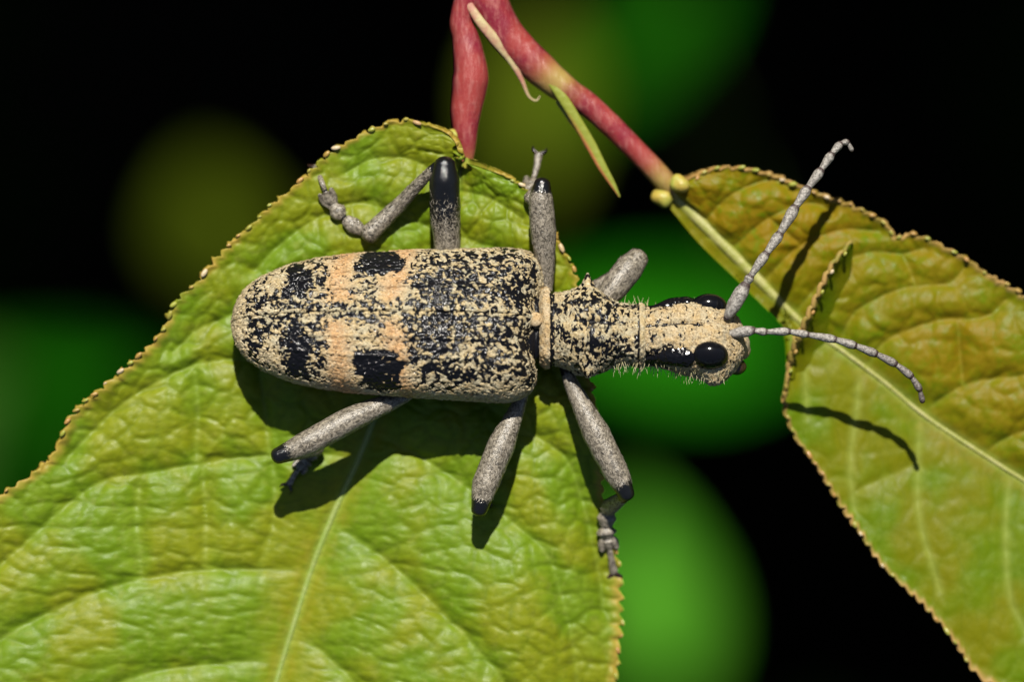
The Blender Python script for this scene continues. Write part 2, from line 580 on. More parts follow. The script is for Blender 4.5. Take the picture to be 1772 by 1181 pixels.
mid1 = [(802, 280), (765, 400), (708, 560), (660, 690), (622, 790), (577, 890), (541, 980), (507, 1085), (478, 1181), (440, 1320), (400, 1480), (370, 1640), (350, 1800)]
left1 = [(796, 276), (786, 244), (758, 224), (700, 215), (640, 231), (588, 260), (545, 298), (483, 352), (414, 414), (350, 486), (308, 530), (275, 590), (220, 644), (130, 724), (86, 802), (0, 864), (-80, 932), (-150, 1040), (-180, 1180), (-140, 1350), (-20, 1520), (150, 1680), (350, 1800)]
right1 = [(806, 283), (838, 292), (878, 309), (912, 336), (950, 393), (982, 458), (1000, 520), (1014, 620), (1026, 720), (1036, 820), (1048, 900), (1066, 980), (1070, 1060), (1064, 1181), (1036, 1320), (960, 1480), (800, 1620), (560, 1740), (350, 1800)]
veins1 = [
    [(600, 790), (467, 789), (340, 804), (265, 819), (162, 841), (30, 954), (-40, 1010)],
    [(541, 986), (450, 986), (354, 988), (246, 1003), (123, 1043), (0, 1107), (-80, 1160)],
    [(690, 600), (560, 590), (413, 620), (325, 637), (221, 693), (157, 752), (120, 790)],
    [(735, 490), (620, 480), (500, 480), (400, 545), (345, 570), (300, 610)],
    [(762, 405), (700, 375), (620, 352), (560, 372), (490, 420), (440, 470)],
    [(785, 330), (720, 280), (650, 275), (600, 300)],
    [(490, 1140), (380, 1150), (250, 1168), (100, 1230), (-40, 1300)],
    [(583, 912), (640, 950), (684, 983), (757, 1052), (827, 1125), (871, 1181), (930, 1280)],
    [(522, 1105), (570, 1140), (620, 1190), (720, 1300)],
    [(640, 745), (740, 800), (830, 860), (888, 906), (944, 958), (969, 1027), (989, 1105), (1001, 1200)],
    [(690, 620), (800, 680), (900, 740), (975, 790), (1005, 860), (1030, 960), (1045, 1060)],
    [(735, 500), (820, 540), (920, 600), (990, 680)],
    [(770, 400), (850, 430), (920, 470), (965, 520)],
    [(795, 330), (850, 345), (905, 380)],
    [(337, 640), (342, 700), (340, 804)], [(241, 830), (236, 900), (246, 1003)], [(350, 806), (356, 900), (354, 988)],
    [(450, 625), (455, 700), (467, 789)], [(470, 790), (475, 890), (450, 986)],
]

def z1(P, T, s, dv, dm, e1, e2):
    a = np.abs(s)
    x, y = P[:, 0], P[:, 1]
    z = 26 * a ** 1.3 - 60 * np.clip(a - 0.72, 0, 1) ** 1.6 * (1 + 0.6 * (s > 0))
    z += np.where(s > 0, -70 * np.clip((a - 0.66) / 0.34, 0, 1) ** 1.3 * np.clip((-y - 150) / 250, 0, 1), 0)
    z -= 55 * np.clip(T - 0.45, 0, 1) ** 2
    z += 14 * np.exp(-((T - 0.02) / 0.08) ** 2)
    z += 9 * vnoise(P, 1 / 230.0, 21)
    q = 1 - np.exp(-dv / 26.0)
    z += 20 * q * np.clip(a * 6, 0, 1)
    lo = np.clip((e1) / 0.55, 0, 1)
    z += 4.0 * (1 - (1 - lo) ** 2) * np.clip(a * 5, 0, 1)
    z += 1.5 * np.clip(e2 / 0.5, 0, 1)
    z += 0.7 * vnoise(P, 1 / 16.0, 23)
    z -= 6 * np.exp(-(dm / 10.0) ** 2)
    z += 4 * np.exp(-((a - 1) / 0.03) ** 2)
    return z - 10

V1, nt1, nc1, A1, mg1 = leaf_surface(mid1, left1, right1, 620, 95, veins1, z1, 40.0, 23.0, 11.0, 0, 31)
Vs, Fs, As = solid_sheet(V1, nt1, nc1, A1, 9.0)
leaf1 = link('leaf', mesh('leaf', Vs, Fs, As), M_leaf1, twig)
leaf1['label'] = 'broad yellow-green serrated leaf with quilted veins under the beetle'
beads_for(mg1, V1, nt1, nc1, 23.0, leaf1, 0, 5)
BV = BVHTree.FromPolygons(V1.tolist(), gridfaces(nt1, nc1))
def leaf_z(px, py):
    q = BV.ray_cast(Vector(((px - CX), (CY - py), 500.0)), Vector((0, 0, -1)))
    return q[0].z if q[0] is not None else 0.0

# midrib of the green leaf
G1 = V1.reshape(nt1, nc1, 3)
m = G1[::14, nc1 // 2].copy(); m[:, 2] += 0.5
V, F, t = tube(m, np.linspace(8.0, 2.6, 12), 12, n=140, flat=0.8)
link('midrib', mesh('midrib', V, F), M_midrib, leaf1)

mid2 = [(1158, 330), (1230, 402), (1300, 472), (1384, 556), (1455, 606), (1530, 662), (1600, 720), (1690, 780), (1772, 832), (1900, 905), (2100, 1000)]
right2 = [(1168, 318), (1186, 313), (1240, 296), (1300, 299), (1370, 320), (1438, 349), (1500, 371), (1532, 392), (1545, 414), (1562, 413), (1590, 413), (1658, 443), (1716, 484), (1772, 521), (1900, 640), (2030, 820), (2100, 1000)]
left2 = [(1152, 338), (1176, 368), (1220, 420), (1294, 492), (1366, 566), (1376, 594), (1368, 640), (1362, 700), (1376, 750), (1409, 800), (1444, 850), (1484, 910), (1534, 985), (1603, 1048), (1653, 1110), (1694, 1166), (1764, 1200), (1900, 1220), (2050, 1120), (2100, 1000)]
veins2 = [
    [(1215, 388), (1262, 340), (1330, 312), (1372, 330)],
    [(1262, 434), (1330, 378), (1400, 352), (1436, 365)],
    [(1318, 490), (1385, 425), (1460, 398), (1520, 402)],
    [(1372, 545), (1440, 470), (1500, 438), (1560, 440), (1600, 430)],
    [(1450, 600), (1480, 540), (1560, 500), (1640, 490), (1670, 462)],
    [(1500, 640), (1530, 592), (1615, 557), (1700, 550), (1740, 520)],
    [(1597, 712), (1675, 664), (1772, 649), (1850, 620)],
    [(1700, 785), (1760, 750), (1860, 730)],
    [(1487, 635), (1482, 700), (1470, 800), (1478, 880)],
    [(1592, 717), (1588, 800), (1590, 900), (1625, 1020)],
    [(1745, 820), (1738, 920), (1745, 1030), (1772, 1090)],
    [(1400, 575), (1392, 640), (1396, 720)],
    [(1330, 378), (1385, 425)], [(1560, 440), (1585, 497)], [(1655, 555), (1665, 662)], [(1590, 800), (1480, 850)],
]
def z2(P, T, s, dv, dm, e1, e2):
    a = np.abs(s)
    x, y = P[:, 0] + CX, CY - P[:, 1]
    z = np.full(len(P), -55.0)
    up = s > 0
    z += np.where(up, 30 * a - 75 * np.clip(a - 0.6, 0, 1) ** 1.4, 0)
    # lower half: tucked under near the stalk, then swinging up in front
    f = np.clip((y - 540) / 110, 0, 1) * (s < 0)
    z += np.where(s < 0, -6 * a * (1 - f) + f * (26 * a - 46 * np.clip(a - 0.75, 0, 1) ** 1.2), 0)
    z += 8 * vnoise(P, 1 / 200.0, 41)
    q = 1 - np.exp(-dv / 20.0)
    z += np.where(up, 17, 8) * q * np.clip(a * 6, 0, 1)
    z += np.where(up, 3.6, 1.6) * np.clip(e1 / 0.5, 0, 1) * np.clip(a * 5, 0, 1)
    z += np.where(up, 0.9, 0.4) * np.clip(e2 / 0.5, 0, 1) + 0.6 * vnoise(P, 1 / 15.0, 43)
    z += 5 * np.exp(-((a - 1) / 0.03) ** 2)
    return z

V2, nt2, nc2, A2, mg2 = leaf_surface(mid2, left2, right2, 520, 85, veins2, z2, 46.0, 22.0, 9.0, -60, 57, tooth_from=(0.27, 0.02))
A2['warm'] = np.clip(A2['warm'] + np.tile(1.0 * sstep(np.linspace(-1, 1, nc2), 0.0, 0.25), nt2) * (0.75 + 0.5 * vnoise(V2, 1 / 90.0, 6)), 0, 1)
dv2 = seg_dist(V2[:, :2], [np.array([[(x - CX) * (1 + 60 / HC), (CY - y) * (1 + 60 / HC)] for x, y in L]) for L in veins2[8:12]])
A2['vein'] = np.maximum(A2['vein'], 0.6 * np.exp(-(dv2 / 8.0) ** 2) * (np.tile(np.linspace(-1, 1, nc2), nt2) < 0))
A2['cell'] = A2['cell'] * 0.5
A2['edge'] = A2['edge'] * ~((np.tile(np.linspace(-1, 1, nc2), nt2) < 0) & (V2[:, 0] < 1372 - CX) & (V2[:, 1] > CY - 590))
Vs, Fs, As = solid_sheet(V2, nt2, nc2, A2, 9.0)
# the lobe of the lower half that folds up over the midrib
def lobe():
    A = spline([pt(1476, 422, 14), pt(1462, 440, 22), pt(1440, 470, 26), (pt(1405, 545, 22)), pt(1380, 600, 4), pt(1366, 650, -24)], 90)
    B = spline([pt(1477, 424, 4), pt(1472, 470, -22), pt(1458, 530, -42), pt(1444, 580, -54), pt(1432, 620, -60), pt(1424, 665, -58)], 90)
    arc = np.concatenate([[0], np.cumsum(np.linalg.norm(np.diff(A, axis=0), axis=1))])
    tw = tooth_wave(-arc, 22.0) * 6
    s = np.linspace(0, 1, 34)
    G = A[:, None] * (1 - s)[None, :, None] + B[:, None] * s[None, :, None]
    G = G + (tw[:, None] * (1 - s)[None] ** 10)[..., None] * np.array([-0.85, 0.5, 0.0])
    G[..., 2] = A[:, None, 2] + (B - A)[:, None, 2] * (s ** 0.6)[None]
    G[..., 2] += 0 + 1.6 * vnoise(G[..., :2].reshape(-1, 2), 1 / 18.0, 8).reshape(G.shape[:2])
    n = G.shape[0] * G.shape[1]
    at = dict(vein=np.zeros(n), cell=np.zeros(n), warm=np.zeros(n), edge=np.tile(np.clip((0.10 - s) / 0.08, 0, 1), G.shape[0]))
    return solid_sheet(G.reshape(-1, 3), 90, 34, at, 7.0), A
(lv, lf, la), lobeA = lobe()
JV, JF, JA = join([(Vs, Fs, As), (lv, lf, la)])
leaf2 = link('leaf', mesh('leaf', JV, JF, JA), M_leaf2, twig)
leaf2['label'] = 'bronze-green serrated leaf with a folded lobe crossed by antenna shadows'
beads_for(mg2, V2, nt2, nc2, 22.0, leaf2, -60, 9)
u, f = ellipsoid((0, 0, 0), (5, 3.2, 3), nu=10, nv=6)
bd = mesh('tooth', u, f)
for i in range(8, 88, 13):
    o = link('tooth', bd, M_bead, leaf2); o.location = Vector((lobeA[i] + [0, 0, 2]) * S); o.rotation_euler[2] = 1.05
G2 = V2.reshape(nt2, nc2, 3)
m = G2[::14, nc2 // 2].copy(); m[:, 2] += 2
V, F, t = tube(m, np.interp(np.linspace(0, 1, 12), [0, 0.22, 0.30, 1], [10, 9, 3.6, 3.0]), 12, n=120, flat=0.7)
link('midrib', mesh('midrib', V, F), M_midrib2, leaf2)

# ------------------------------------------------------------------ red stems, stipules, glands
def stem(name, pts, radii, greens, n=90, parent=twig, flat=1.0, mat=None):
    P = [pt(*p) for p in pts]
    V, F, t = tube(P, radii, 20, n=n, rough=0.02, seed=4, flat=flat)
    g = np.zeros(len(V))
    for c, w, a in greens:
        g = np.maximum(g, a * np.exp(-((t - c) / w) ** 2))
    return link(name, mesh(name, V, F, dict(green=g)), mat or M_red, parent)
stem('petiole', [(822, -40, 10), (800, 30, 6), (806, 64, 4), (813, 106, 3), (815, 138, 2), (807, 193, 0), (806, 228, 2), (807, 270, 2), (801, 302, 0)], [26, 20, 23, 28, 31, 27, 21, 14, 9], [(1.0, 0.09, 0.7)])
stem('stem', [(826, -60, -2), (846, 4, -4), (880, 64, -8), (942, 126, -12), (985, 160, -14), (1030, 192, -20), (1102, 262, -32), (1150, 313, -42), (1175, 340, -52)], [38, 34, 31, 29, 24, 21, 19, 19, 13], [(0.46, 0.06, 0.75), (0.93, 0.06, 0.8), (1.0, 0.05, 1.0)], n=140)
stem('branch', [(822, -36, 0), (800, -160, -60), (770, -420, -500), (720, -900, -2500), (640, -1500, -8000), (620, -1700, -19200)], [38, 42, 46, 55, 70, 85], [], n=120)

def ribbon(name, pts, widths, mat, thick=0.35, rim=False, parent=twig, up=(0, 0, 1)):
    P = [pt(*p) for p in pts]
    V, F, t = tube(P, widths, 14, n=60, flat=thick, up=up)
    at = {}
    if rim:
        j = np.tile(np.arange(14), 60); a = 2 * np.pi * j / 14
        r = np.concatenate([np.clip(np.cos(a) * 2.2 - 0.6, 0, 1), np.zeros(len(V) - len(a))]) * np.clip((t - 0.25) * 3, 0, 1)
        at = dict(rim=r)
    return link(name, mesh(name, V, F, at), mat, parent)
ribbon('stipule', [(790, -30, 26), (826, 30, 26), (858, 70, 18), (884, 104, 8), (903, 138, 0), (915, 166, -6), (928, 174, -10), (934, 166, -12)], [4, 8, 9, 6, 3.6, 2.0, 1.2, 0.6], M_stipule_pale)
ribbon('stipule', [(946, 134, 12), (974, 170, 8), (1000, 212, 2), (1022, 250, -4), (1042, 288, -8), (1060, 318, -12), (1072, 340, -14)], [5, 9, 9, 9.5, 8, 5, 1.2], M_stipule_green, rim=True)
ribbon('stipule', [(966, 176, -8), (990, 206, -12), (1006, 232, -16), (1014, 256, -20)], [5, 8, 5, 1.5], M_stipule_green, rim=True)
for (x, y, h, r) in ((784, 234, 8, 13), (818, 288, 10, 14), (1147, 342, -42, 20), (1176, 318, -16, 17)):
    c = pt(x, y, h)
    V, F = ellipsoid(c, (r, r * 0.92, r * 0.8), nu=20, nv=12)
    V = c + (V - c) * (1 + 0.22 * vnoise(V, 0.06, 2))[:, None]
    link('gland', mesh('gland', V, F), M_gland, leaf1 if x < 1000 else leaf2)

# ------------------------------------------------------------------ the beetle
beetle = thing('beetle', 'mottled black and tan longhorn beetle standing on the green leaf', 'beetle')
beetle.location = Vector(pt(700, 562, 0) * S)
B0 = pt(700, 562, 0)
def blink(name, V, F, at, mat, parent=None):
    par = parent or beetle
    V = np.asarray(V) - B0
    o = link(name, mesh(name, V, F, at), mat, par)
    return o
ROLL = math.radians(17)
HB = 84.0

def axis_y(x):
    return np.interp(x, [400, 700, 925, 1010, 1110, 1200, 1290], [560, 562, 566, 575, 582, 587, 592])

def grid_normals(G, wrap=False):
    du = np.gradient(G, axis=0)
    dv = (np.roll(G, -1, 1) - np.roll(G, 1, 1)) if wrap else np.gradient(G, axis=1)
    N = np.cross(du, dv)
    return N / (np.linalg.norm(N, axis=2)[..., None] + 1e-9)

ROT3 = np.array([[0.62, 0.55, 0.56], [-0.66, 0.75, 0.0], [-0.42, -0.37, 0.83]])
def speckle(P, pub, size, seed, stretch=(1, 1, 1)):
    """where tufts of pale hair cover the black skin (0..1), and the pits of the skin"""
    Q = P * np.array(stretch)
    wv = np.stack([vnoise(Q, 1 / (1.7 * size), seed + k) for k in (1, 2, 3)], 1) * size * 0.55
    Q = Q + wv
    f = 0.62 * vnoise(Q @ ROT3, 1 / size, seed + 5) + 0.42 * vnoise(Q @ ROT3.T, 1 / (0.56 * size), seed + 6) + 0.22 * vnoise(Q, 1 / (0.3 * size), seed + 7)
    m = sstep(f + (pub - 0.5) * 1.7, -0.07, 0.09)
    hgt = sstep(f + (pub - 0.5) * 1.7, -0.25, 0.35)
    pit = np.clip(vnoise(Q @ ROT3, 1 / (size * 0.62), seed + 9) * 1.6, -1, 1)
    return m, pit, hgt

def lying_hair(V, N, mask, warm, axis, count, L, w, parent, seed, mat, lift=0.07):
    """short hairs lying back over the skin wherever mask is high: one thin tapering face each"""
    r = np.random.default_rng(seed)
    pick = r.integers(0, len(V), count * 3)
    pick = pick[r.random(len(pick)) < mask[pick]][:count]
    P, Nn = V[pick], N[pick]
    k = len(P)
    ax = np.broadcast_to(axis, P.shape) + r.normal(0, 0.38, (k, 3))
    d = ax - Nn * np.sum(ax * Nn, axis=1)[:, None]
    d /= np.linalg.norm(d, axis=1)[:, None] + 1e-9
    sd = np.cross(d, Nn)
    ln = (L * r.uniform(0.6, 1.35, k))[:, None]
    ww = (w * r.uniform(0.6, 1.3, k))[:, None]
    a = P + Nn * 0.1 - d * ln * 0.4
    m_ = P + Nn * (0.5 + lift * ln * 0.5)
    e = P + d * ln * 0.6 + Nn * (0.3 + lift * ln)
    W = np.stack([a - sd * ww * 0.5, a + sd * ww * 0.5, m_ + sd * ww * 0.5, m_ - sd * ww * 0.5, e], 1).reshape(-1, 3)
    F = []
    for i in range(k):
        o = 5 * i
        F += [(o, o + 1, o + 2, o + 3), (o + 3, o + 2, o + 4)]
    at = dict(tone=np.repeat(r.random(k), 5), warm=np.repeat(warm[pick], 5))
    o = blink('hair', W, F, at, mat, parent)
    o['kind'] = 'stuff'

def build_elytron(side):
    """side +1: the half towards the stalk (up in the layout), -1 the other"""
    n1, n2 = 520, 290
    s = 540 * (np.linspace(0, 1, n1) ** 1.0)
    s = 540 * (0.5 - 0.5 * np.cos(np.pi * np.linspace(0, 1, n1))) * 0.6 + 540 * np.linspace(0, 1, n1) * 0.4
    w = np.interp(s, [0, 4, 10, 25, 50, 100, 150, 200, 300, 400, 460, 490, 510, 524, 534, 540], [2, 26, 42, 62, 81, 103, 114, 121, 129, 133, 136, 135, 129, 118, 100, 78])
    tp = np.interp(s, [0, 6, 14, 40, 90, 200, 330, 430, 480, 505, 522, 534, 540], [3, 18, 28, 44, 62, 76, 80, 80, 76, 66, 50, 28, 12])
    k = np.ones(7) / 7
    w = np.convolve(np.pad(w, 3, mode='edge'), k, 'valid'); tp = np.convolve(np.pad(tp, 3, mode='edge'), k, 'valid')
    ph = np.linspace(np.pi / 2, -0.62, n2)
    c, sn = np.cos(ph), np.sin(ph)
    yy = np.abs(c) ** 0.78
    zz = np.where(sn > 0, np.abs(sn) ** 0.82, -np.abs(sn) * 0.55)
    Y = w[:, None] * yy[None]
    Z = np.where(zz[None] > 0, tp[:, None] * zz[None], 42 * np.minimum(1, tp / 50)[:, None] * zz[None])
    X = np.repeat(s[:, None], n2, 1)
    rel = Y / (w[:, None] + 1e-6)
    top = np.clip(sn, 0, 1)[None]
    # shoulder bumps, dip beside the scutellum, raised ribs, suture edge
    Z = Z + 9 * np.exp(-((X - 492) / 26) ** 2 - ((Y - 92) / 24) ** 2) * top ** 0.3
    Z = Z - 6 * np.exp(-((X - 500) / 30) ** 2 - ((Y - 52) / 20) ** 2)
    for r0 in (0.36, 0.62):
        Z = Z + 2.6 * np.exp(-((rel - r0) / 0.022) ** 2) * np.clip((X - 60) / 80, 0, 1) * np.clip((500 - X) / 60, 0, 1)
    Z = Z + 0.9 * np.exp(-((Y - 3.5) / 2.2) ** 2) - 3.5 * np.exp(-(Y / 1.6) ** 2)
    # front border bends forward at the shoulder
    X = X - 16 * np.exp(-((Y - 35) / 34) ** 2) * np.clip((X - 440) / 100, 0, 1) + 5 * np.exp(-((Y - 105) / 22) ** 2) * np.clip((X - 440) / 100, 0, 1)
    if side > 0:
        X = X + 9 * np.clip((X - 300) / 240, 0, 1) * rel
    else:
        X = X - 14 * np.clip((X - 300) / 240, 0, 1) * rel
    Q = np.stack([X.ravel(), Y.ravel(), Z.ravel()], 1)
    Q[:, 2] += 1.1 * vnoise(Q, 1 / 9.0, 5 + side) + 1.6 * vnoise(Q, 1 / 30.0, 8 + side)
    # colouring, in the beetle's own frame
    x, y = Q[:, 0] + 402, Q[:, 1]
    nz = vnoise(Q, 1 / 26.0, 61 + side); nz2 = vnoise(Q, 1 / 60.0, 71 + side)
    pub = 0.445 + 0.10 * nz + 0.06 * nz2
    warm = np.zeros(len(Q))
    xb = x + 9 * nz
    band1 = np.exp(-((xb - (583 + 0.10 * y)) / 24) ** 2) * np.clip((y - 8) / 18, 0, 1)
    band2 = np.exp(-((xb - (686 + 0.22 * (y - 60))) / 21) ** 2) * np.clip((y - 8) / 18, 0, 1)
    pub += 0.36 * np.maximum(band1, band2); warm = np.maximum(band1, band2)
    pub += 0.22 * np.exp(-((xb - 635) / 40) ** 2) * np.clip((y - 88) / 22, 0, 1) + 0.10 * np.exp(-((xb - 630) / 40) ** 2)
    pub -= 0.09 * np.exp(-((xb - 752) / 34) ** 2) * np.clip((110 - y) / 40, 0, 1)
    pub -= 0.10 * np.exp(-((xb - 640) / 60) ** 2) * np.exp(-(y / 25) ** 2)
    blk = np.clip(1.6 - (np.sqrt(((xb + 5 * vnoise(Q, 1 / 9.0, 4) - 660 - 0.12 * (y - 95)) / 29) ** 2 + ((y - 98 + 5 * nz2 + 3 * nz) / 21) ** 2) * 0.6 + 0.4 * np.maximum(np.abs(xb - 660 - 0.12 * (y - 95)) / 29, np.abs(y - 98) / 21)), 0, 0.5) * 2
    pub -= 0.75 * blk
    arcx = 505 - 0.0 * y + 16 * np.cos((y - 65) / 26.0)
    blk2 = np.exp(-((xb - arcx) / 13) ** 2) * np.clip((y - 22) / 12, 0, 1) * np.clip((100 - y) / 14, 0, 1)
    pub -= 0.62 * blk2
    pub += 0.22 * np.exp(-((xb - 478) / 16) ** 2) * np.clip((y - 30) / 20, 0, 1)
    pub += 0.12 * np.exp(-((x - 540) / 25) ** 2) * 0
    pub += 0.45 * np.clip((430 - x) / 22, 0, 1) + 0.5 * np.clip((rel.ravel() - 0.965) / 0.03, 0, 1) * np.clip((sn < 0.35).astype(float), 0, 1).repeat(1)[np.tile(np.arange(n2), n1)]
    pub += 0.18 * np.clip((y - 108) / 16, 0, 1)
    pub += 0.16 * np.exp(-((Y.ravel() - 4) / 2.0) ** 2)
    pub += 0.4 * np.clip((x - 925) / 8, 0, 1)
    Nn = grid_normals(Q.reshape(n1, n2, 3)).reshape(-1, 3)
    if Nn[(n1 // 2) * n2 + 10, 2] < 0: Nn = -Nn
    wr = np.exp(-((x - 905) / 40) ** 2)
    hm, pit, hg = speckle(Q, pub, 5.6, 200 + 31 * side, (0.9, 1.0, 1.0))
    Q = Q + Nn * ((1.5 * hg + (0.9 * (1 - hm) + 0.7 * hm) * pit))[:, None]
    Q2 = Q.copy(); Q2[:, 1] *= side
    R = rotx(-ROLL)
    W = Q2.copy()
    W[:, 0] = 0
    W = W @ R.T
    xs = Q[:, 0] + 402
    base = np.stack([(xs - CX) * (1 - HB / HC), (CY - axis_y(xs)) * (1 - HB / HC), np.full(len(xs), HB)], 1)
    V = base + W
    F = gridfaces(n1, n2)
    if side > 0:
        F = [f[::-1] for f in F]
    el = blink('elytron', V, F, dict(hairm=hm, warm=warm), M_elytron)
    Nw = grid_normals(V.reshape(n1, n2, 3)).reshape(-1, 3)
    if Nw[(n1 // 2) * n2 + 10, 2] < 0: Nw = -Nw
    lying_hair(V, Nw, np.clip(hm * 1.1 - 0.05, 0.015, 1), warm, (-1.0, 0.0, 0.0), 6500, 6.5, 1.2, el, 50 + side, M_tanhair)
build_elytron(1)
build_elytron(-1)

RX = np.array([412, 425, 450, 500, 600, 700, 850, 900, 918, 926, 932, 938, 943, 949, 956, 966, 980, 1000, 1018, 1038, 1056, 1072, 1086, 1098, 1106, 1111, 1115, 1122, 1140, 1165, 1195, 1225, 1245, 1258, 1270, 1279, 1285, 1288], float)
RW = np.array([10, 40, 66, 88, 104, 112, 112, 96, 74, 62, 60, 66, 69, 69, 63, 62, 66, 73, 76, 69, 59, 52, 50, 51, 54, 54, 50, 48, 50, 56, 63, 66, 64, 59, 50, 38, 24, 4], float)
RT = np.array([2, 8, 18, 30, 42, 46, 44, 40, 34, 30, 30, 42, 47, 47, 42, 46, 54, 62, 64, 62, 57, 52, 48, 47, 49, 49, 45, 44, 46, 50, 54, 52, 48, 42, 34, 26, 16, 4], float)
RB = np.array([2, 16, 30, 42, 52, 58, 60, 58, 52, 48, 48, 50, 52, 52, 52, 52, 54, 56, 56, 54, 50, 46, 44, 44, 44, 44, 42, 42, 44, 48, 54, 58, 58, 54, 46, 36, 22, 4], float)
RR = np.radians(np.interp(RX, [900, 1100, 1160, 1290], [17, 18, 30, 35]))
RH = np.interp(RX, [400, 920, 1018, 1110, 1200, 1290], [84, 84, 88, 92, 92, 86])

def build_body():
    xs = np.concatenate([np.linspace(412, 915, 70), np.linspace(917, 1288, 300)])
    na = 260
    a = np.linspace(0, 2 * np.pi, na, endpoint=False)
    V, pub, warm = [], [], []
    lam = np.zeros(na)
    for x in xs:
        w, tp, bt = (np.interp(x, RX, A) for A in (RW, RT, RB))
        r, h = np.interp(x, RX, RR), np.interp(x, RX, RH)
        c, s = np.cos(a), np.sin(a)
        e = 0.86 if x < 1112 else 0.80
        y = w * np.sign(c) * np.abs(c) ** e
        z = np.where(s > 0, tp, bt) * np.sign(s) * np.abs(s) ** e
        # side spines of the pronotum
        g = np.exp(-((x - 1018) / 9.5) ** 2)
        for sd, am in ((1, 25), (-1, 13)):
            q = np.exp(-((s - 0.25) / 0.20) ** 2) * (np.sign(c) == sd)
            y = y + sd * am * g * q; z = z + 5 * g * q
        if 955 < x < 1100:      # uneven disc: two humps and a middle furrow
            top = np.clip(s, 0, 1)
            z = z + 4.5 * top * np.exp(-((x - 1022) / 24) ** 2) * (np.exp(-((y - 30) / 16) ** 2) + np.exp(-((y + 30) / 16) ** 2))
            z = z - 5.0 * top * np.exp(-(y / 4.0) ** 2) * np.exp(-((x - 1030) / 34) ** 2)
        if x > 1116:            # furrow between the antennae, antennal knobs, lips
            top = np.clip(s, 0, 1)
            z = z - 5.0 * top * np.exp(-(y / 3.5) ** 2) * np.exp(-((x - 1175) / 45) ** 2)
            z = z - 5.0 * top * np.exp(-(y / 20.0) ** 2) * np.exp(-((x - 1215) / 24) ** 2)
            z = z + 7.0 * top * np.exp(-((np.abs(y) - 17) / 9) ** 2) * np.exp(-((x - 1250) / 13) ** 2)
            # cheeks below the eyes
            low = np.exp(-((s + 0.25) / 0.35) ** 2)
            y = y + np.sign(c) * 15 * low * np.exp(-((x - 1236) / 20) ** 2)
        R = rotx(-r)
        ring = np.stack([np.zeros(na), y, z], 1) @ R.T
        base = np.array([(x - CX) * (1 - h / HC), (CY - axis_y(x)) * (1 - h / HC), h])
        V.append(base + ring)
        # colours
        p = np.full(na, 0.53); wm = np.zeros(na)
        if x < 915: p[:] = 0.45
        elif x < 934: p[:] = 0.05; p[np.abs(y) < 13] = 0.6
        elif x < 951: p[:] = 0.93; wm[:] = 0.35
        elif x < 960: p[:] = 0.28
        elif x < 1102:
            p = p + 0.25 * np.clip((1000 - x) / 40, 0, 1) * np.clip((np.abs(y) - 25) / 20, 0, 1) + 0.10 * np.clip((x - 1060) / 30, 0, 1)
            p = p - 0.5 * np.exp(-(y / 2.6) ** 2) * (s > 0) * np.exp(-((x - 1020) / 36) ** 2)
            p = p - 0.10 * np.exp(-((np.abs(y) - 36) / 14) ** 2)
            p = p + 0.30 * np.exp(-((x - 978) / 12) ** 2 - ((y) / 14) ** 2) * (s > 0)
        elif x < 1116: p[:] = 0.9 if x > 1106 else 0.3
        else:
            p = p + 0.24; wm[:] = 0.2
            p = p - 0.7 * np.exp(-(y / 2.3) ** 2) * (s > 0) * (x < 1215)
            st = np.exp(-((np.abs(y) - 47) / 9) ** 2) * (s > -0.3) * (x < 1165)
            p = p - 0.7 * st
            p = p - 0.18 * np.exp(-((x - 1130) / 14) ** 2) * np.exp(-((np.abs(y) - 22) / 10) ** 2)
            p = p - 0.5 * (s < -0.5)
        pub.append(p); warm.append(wm)
    V = np.vstack(V); pub = np.concatenate(pub); warm = np.concatenate(warm)
    on = (V[:, 0] + CX) > 930
    Nn = grid_normals(V.reshape(len(xs), na, 3), True).reshape(-1, 3)
    if Nn[150 * na + na // 4, 2] < 0: Nn = -Nn
    hm, pit, hg = speckle(V, pub, 4.8, 300, (1.1, 0.7, 0.8))
    V = V + Nn * (np.where(on, 1.5 * hg + 1.1 * pit, 0))[:, None]
    V[:, 2] += np.where(on, 0.9 * vnoise(V, 1 / 8.0, 91) + 2.2 * vnoise(V, 1 / 22.0, 92), 0)
    V[:, 1] += np.where(on, 1.5 * vnoise(V, 1 / 18.0, 93), 0)
    F = [f[::-1] for f in gridfaces(len(xs), na, True)]
    b = len(V)
    V = np.vstack([V, V[:na].mean(0), V[-na:].mean(0)])
    F += [(b, (j + 1) % na, j) for j in range(na)][::-1] + [(b + 1, b - na + j, b - na + (j + 1) % na) for j in range(na)]
    hm = np.concatenate([hm, [0.5, 0.5]]); warm = np.concatenate([warm, [0, 0]])
    bd_ = blink('body', V, F, dict(hairm=hm, warm=warm), M_body)
    n = len(xs) * na
    Nw = grid_normals(V[:n].reshape(len(xs), na, 3), True).reshape(-1, 3)
    if Nw[150 * na + na // 4, 2] < 0: Nw = -Nw
    mk = np.where(((V[:n, 0] + CX) > 938) & (Nw[:, 2] > -0.3), np.clip(hm[:n] * 1.1 - 0.05, 0.01, 1), 0)
    lying_hair(V[:n], Nw, mk, warm[:n], (-0.8, 0.5, 0.0), 2600, 7.0, 1.2, bd_, 77, M_tanhair)
    return bd_
body = build_body()

def head_pt(x, yl, zl):
    r, h = np.interp(x, RX, RR), np.interp(x, RX, RH)
    q = rotx(-r) @ np.array([0, yl, zl])
    return np.array([(x - CX) * (1 - h / HC), (CY - axis_y(x)) * (1 - h / HC), h]) + q

